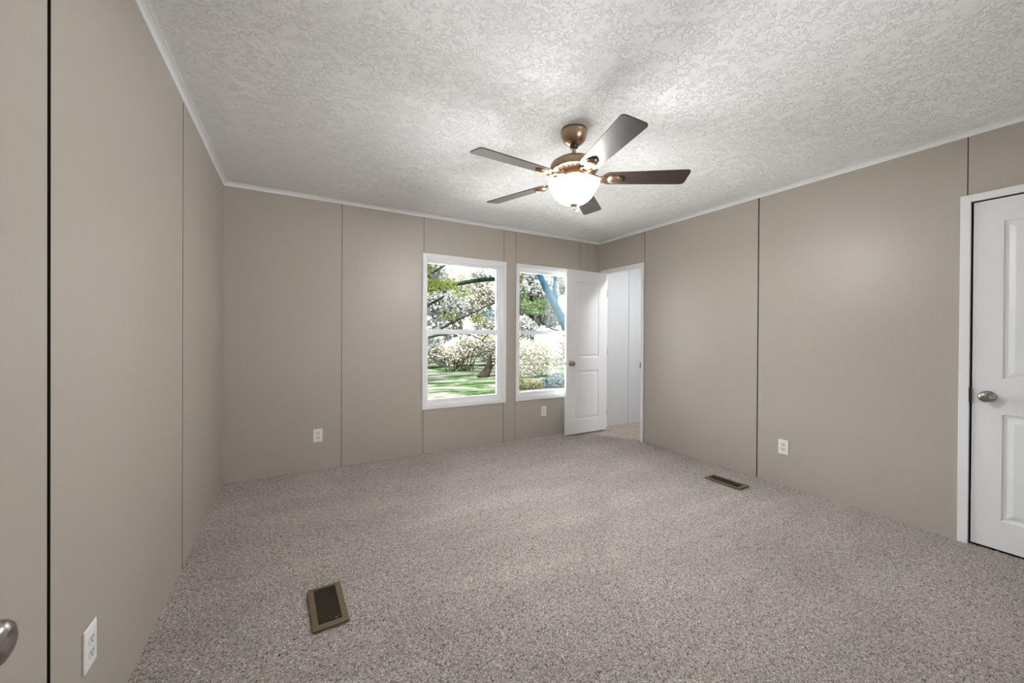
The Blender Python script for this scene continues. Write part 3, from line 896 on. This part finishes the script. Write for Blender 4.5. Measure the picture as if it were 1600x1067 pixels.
# trees far behind, the sun haze put into their pale leaf colours
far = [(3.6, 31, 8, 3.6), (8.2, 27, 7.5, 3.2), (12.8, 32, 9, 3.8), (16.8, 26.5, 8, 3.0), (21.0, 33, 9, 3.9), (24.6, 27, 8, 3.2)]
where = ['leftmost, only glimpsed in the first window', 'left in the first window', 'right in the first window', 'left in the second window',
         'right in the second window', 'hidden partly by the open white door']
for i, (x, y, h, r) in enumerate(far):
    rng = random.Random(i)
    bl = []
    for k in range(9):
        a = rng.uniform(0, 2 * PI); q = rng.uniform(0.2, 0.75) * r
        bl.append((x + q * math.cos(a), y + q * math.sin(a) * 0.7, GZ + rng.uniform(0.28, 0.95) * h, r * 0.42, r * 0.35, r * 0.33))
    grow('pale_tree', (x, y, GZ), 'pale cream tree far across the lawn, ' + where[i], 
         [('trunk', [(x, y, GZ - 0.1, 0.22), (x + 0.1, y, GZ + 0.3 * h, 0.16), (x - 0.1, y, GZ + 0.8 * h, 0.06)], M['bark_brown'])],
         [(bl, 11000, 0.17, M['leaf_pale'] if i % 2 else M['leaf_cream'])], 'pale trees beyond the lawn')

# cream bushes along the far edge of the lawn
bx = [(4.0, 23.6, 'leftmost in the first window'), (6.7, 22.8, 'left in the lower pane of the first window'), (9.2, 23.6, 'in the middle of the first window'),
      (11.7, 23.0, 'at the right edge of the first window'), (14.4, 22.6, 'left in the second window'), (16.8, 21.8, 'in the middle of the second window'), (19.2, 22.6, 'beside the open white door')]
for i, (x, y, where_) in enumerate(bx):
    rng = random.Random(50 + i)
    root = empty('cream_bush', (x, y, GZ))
    tag(root, 'cream bush behind the lawn, ' + where_, 'bush', 'cream bushes at the lawn edge')
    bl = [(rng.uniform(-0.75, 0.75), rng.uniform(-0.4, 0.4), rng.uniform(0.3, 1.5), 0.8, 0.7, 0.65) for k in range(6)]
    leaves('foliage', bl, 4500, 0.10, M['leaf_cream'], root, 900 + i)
    for k in range(3):
        a = rng.uniform(-0.8, 0.8)
        branch('stem', [(a * 0.4, 0, -0.05, 0.03), (a * 0.8, 0, 0.4, 0.022), (a * 1.2, 0.1, 0.8, 0.01)], M['bark_brown'], root, (0, 0, 0), 6)

# brown brushwood in the middle distance, and low plants under the second window
root = empty('brush_pile', (8.1, 20.5, GZ))
tag(root, 'tangle of brown bare twigs on the lawn in the middle of the first window', 'brush')
rng = random.Random(3)
for k in range(20):
    a = rng.uniform(-0.9, 0.9); l = rng.uniform(0.25, 0.95)
    dx = rng.uniform(-0.7, 0.7)
    branch('twig', [(a, rng.uniform(-.3, .3), -0.05, 0.035), (a + dx * 0.5, 0, l * 0.5, 0.028), (a + dx, 0, l, 0.012)], M['bark_brown'], root, (0, 0, 0), 5)
leaves('foliage', [(0.0, 0, 0.15, 1.3, 0.4, 0.16)], 260, 0.06, M['leaf_green'], root, 77)
for nm, x, y, mat, lab, bl, n in [
        ('low_shrub', 9.0, 12.4, 'leaf_teal', 'low blue-green shrub at the bottom of the second window by the open door', [(0.15, 0, 0.28, 0.6, 0.4, 0.3), (-0.25, 0.1, 0.15, 0.4, 0.4, 0.2)], 900),
        ('low_shrub', 7.85, 12.5, 'leaf_ochre', 'low ochre-yellow plants at the bottom left of the second window', [(0, 0, 0.15, 0.6, 0.4, 0.2), (-0.4, 0.3, 0.3, 0.3, 0.3, 0.35)], 700),
        ('cream_shrub', 9.2, 16.0, 'leaf_cream', 'large cream shrub filling the lower pane of the second window', [(0.3, 0, 0.9, 1.5, 0.8, 1.1), (1.9, 0.2, 0.9, 1.2, 0.8, 1.0), (0.2, 0.2, 1.5, 0.6, 0.5, 0.5)], 5200)]:  # the last one has leaves only, in a cream colour
    r = empty(nm, (x, y, GZ)); tag(r, lab, 'shrub')
    leaves('foliage', bl, n, 0.055, M[mat], r, int(x * 10))
    for k in (-0.2, 0.05, 0.25):
        branch('stem', [(k, 0, -0.05, 0.02), (k * 1.5, 0.05, 0.3, 0.012)], M['bark_brown'], r, (0, 0, 0), 6)
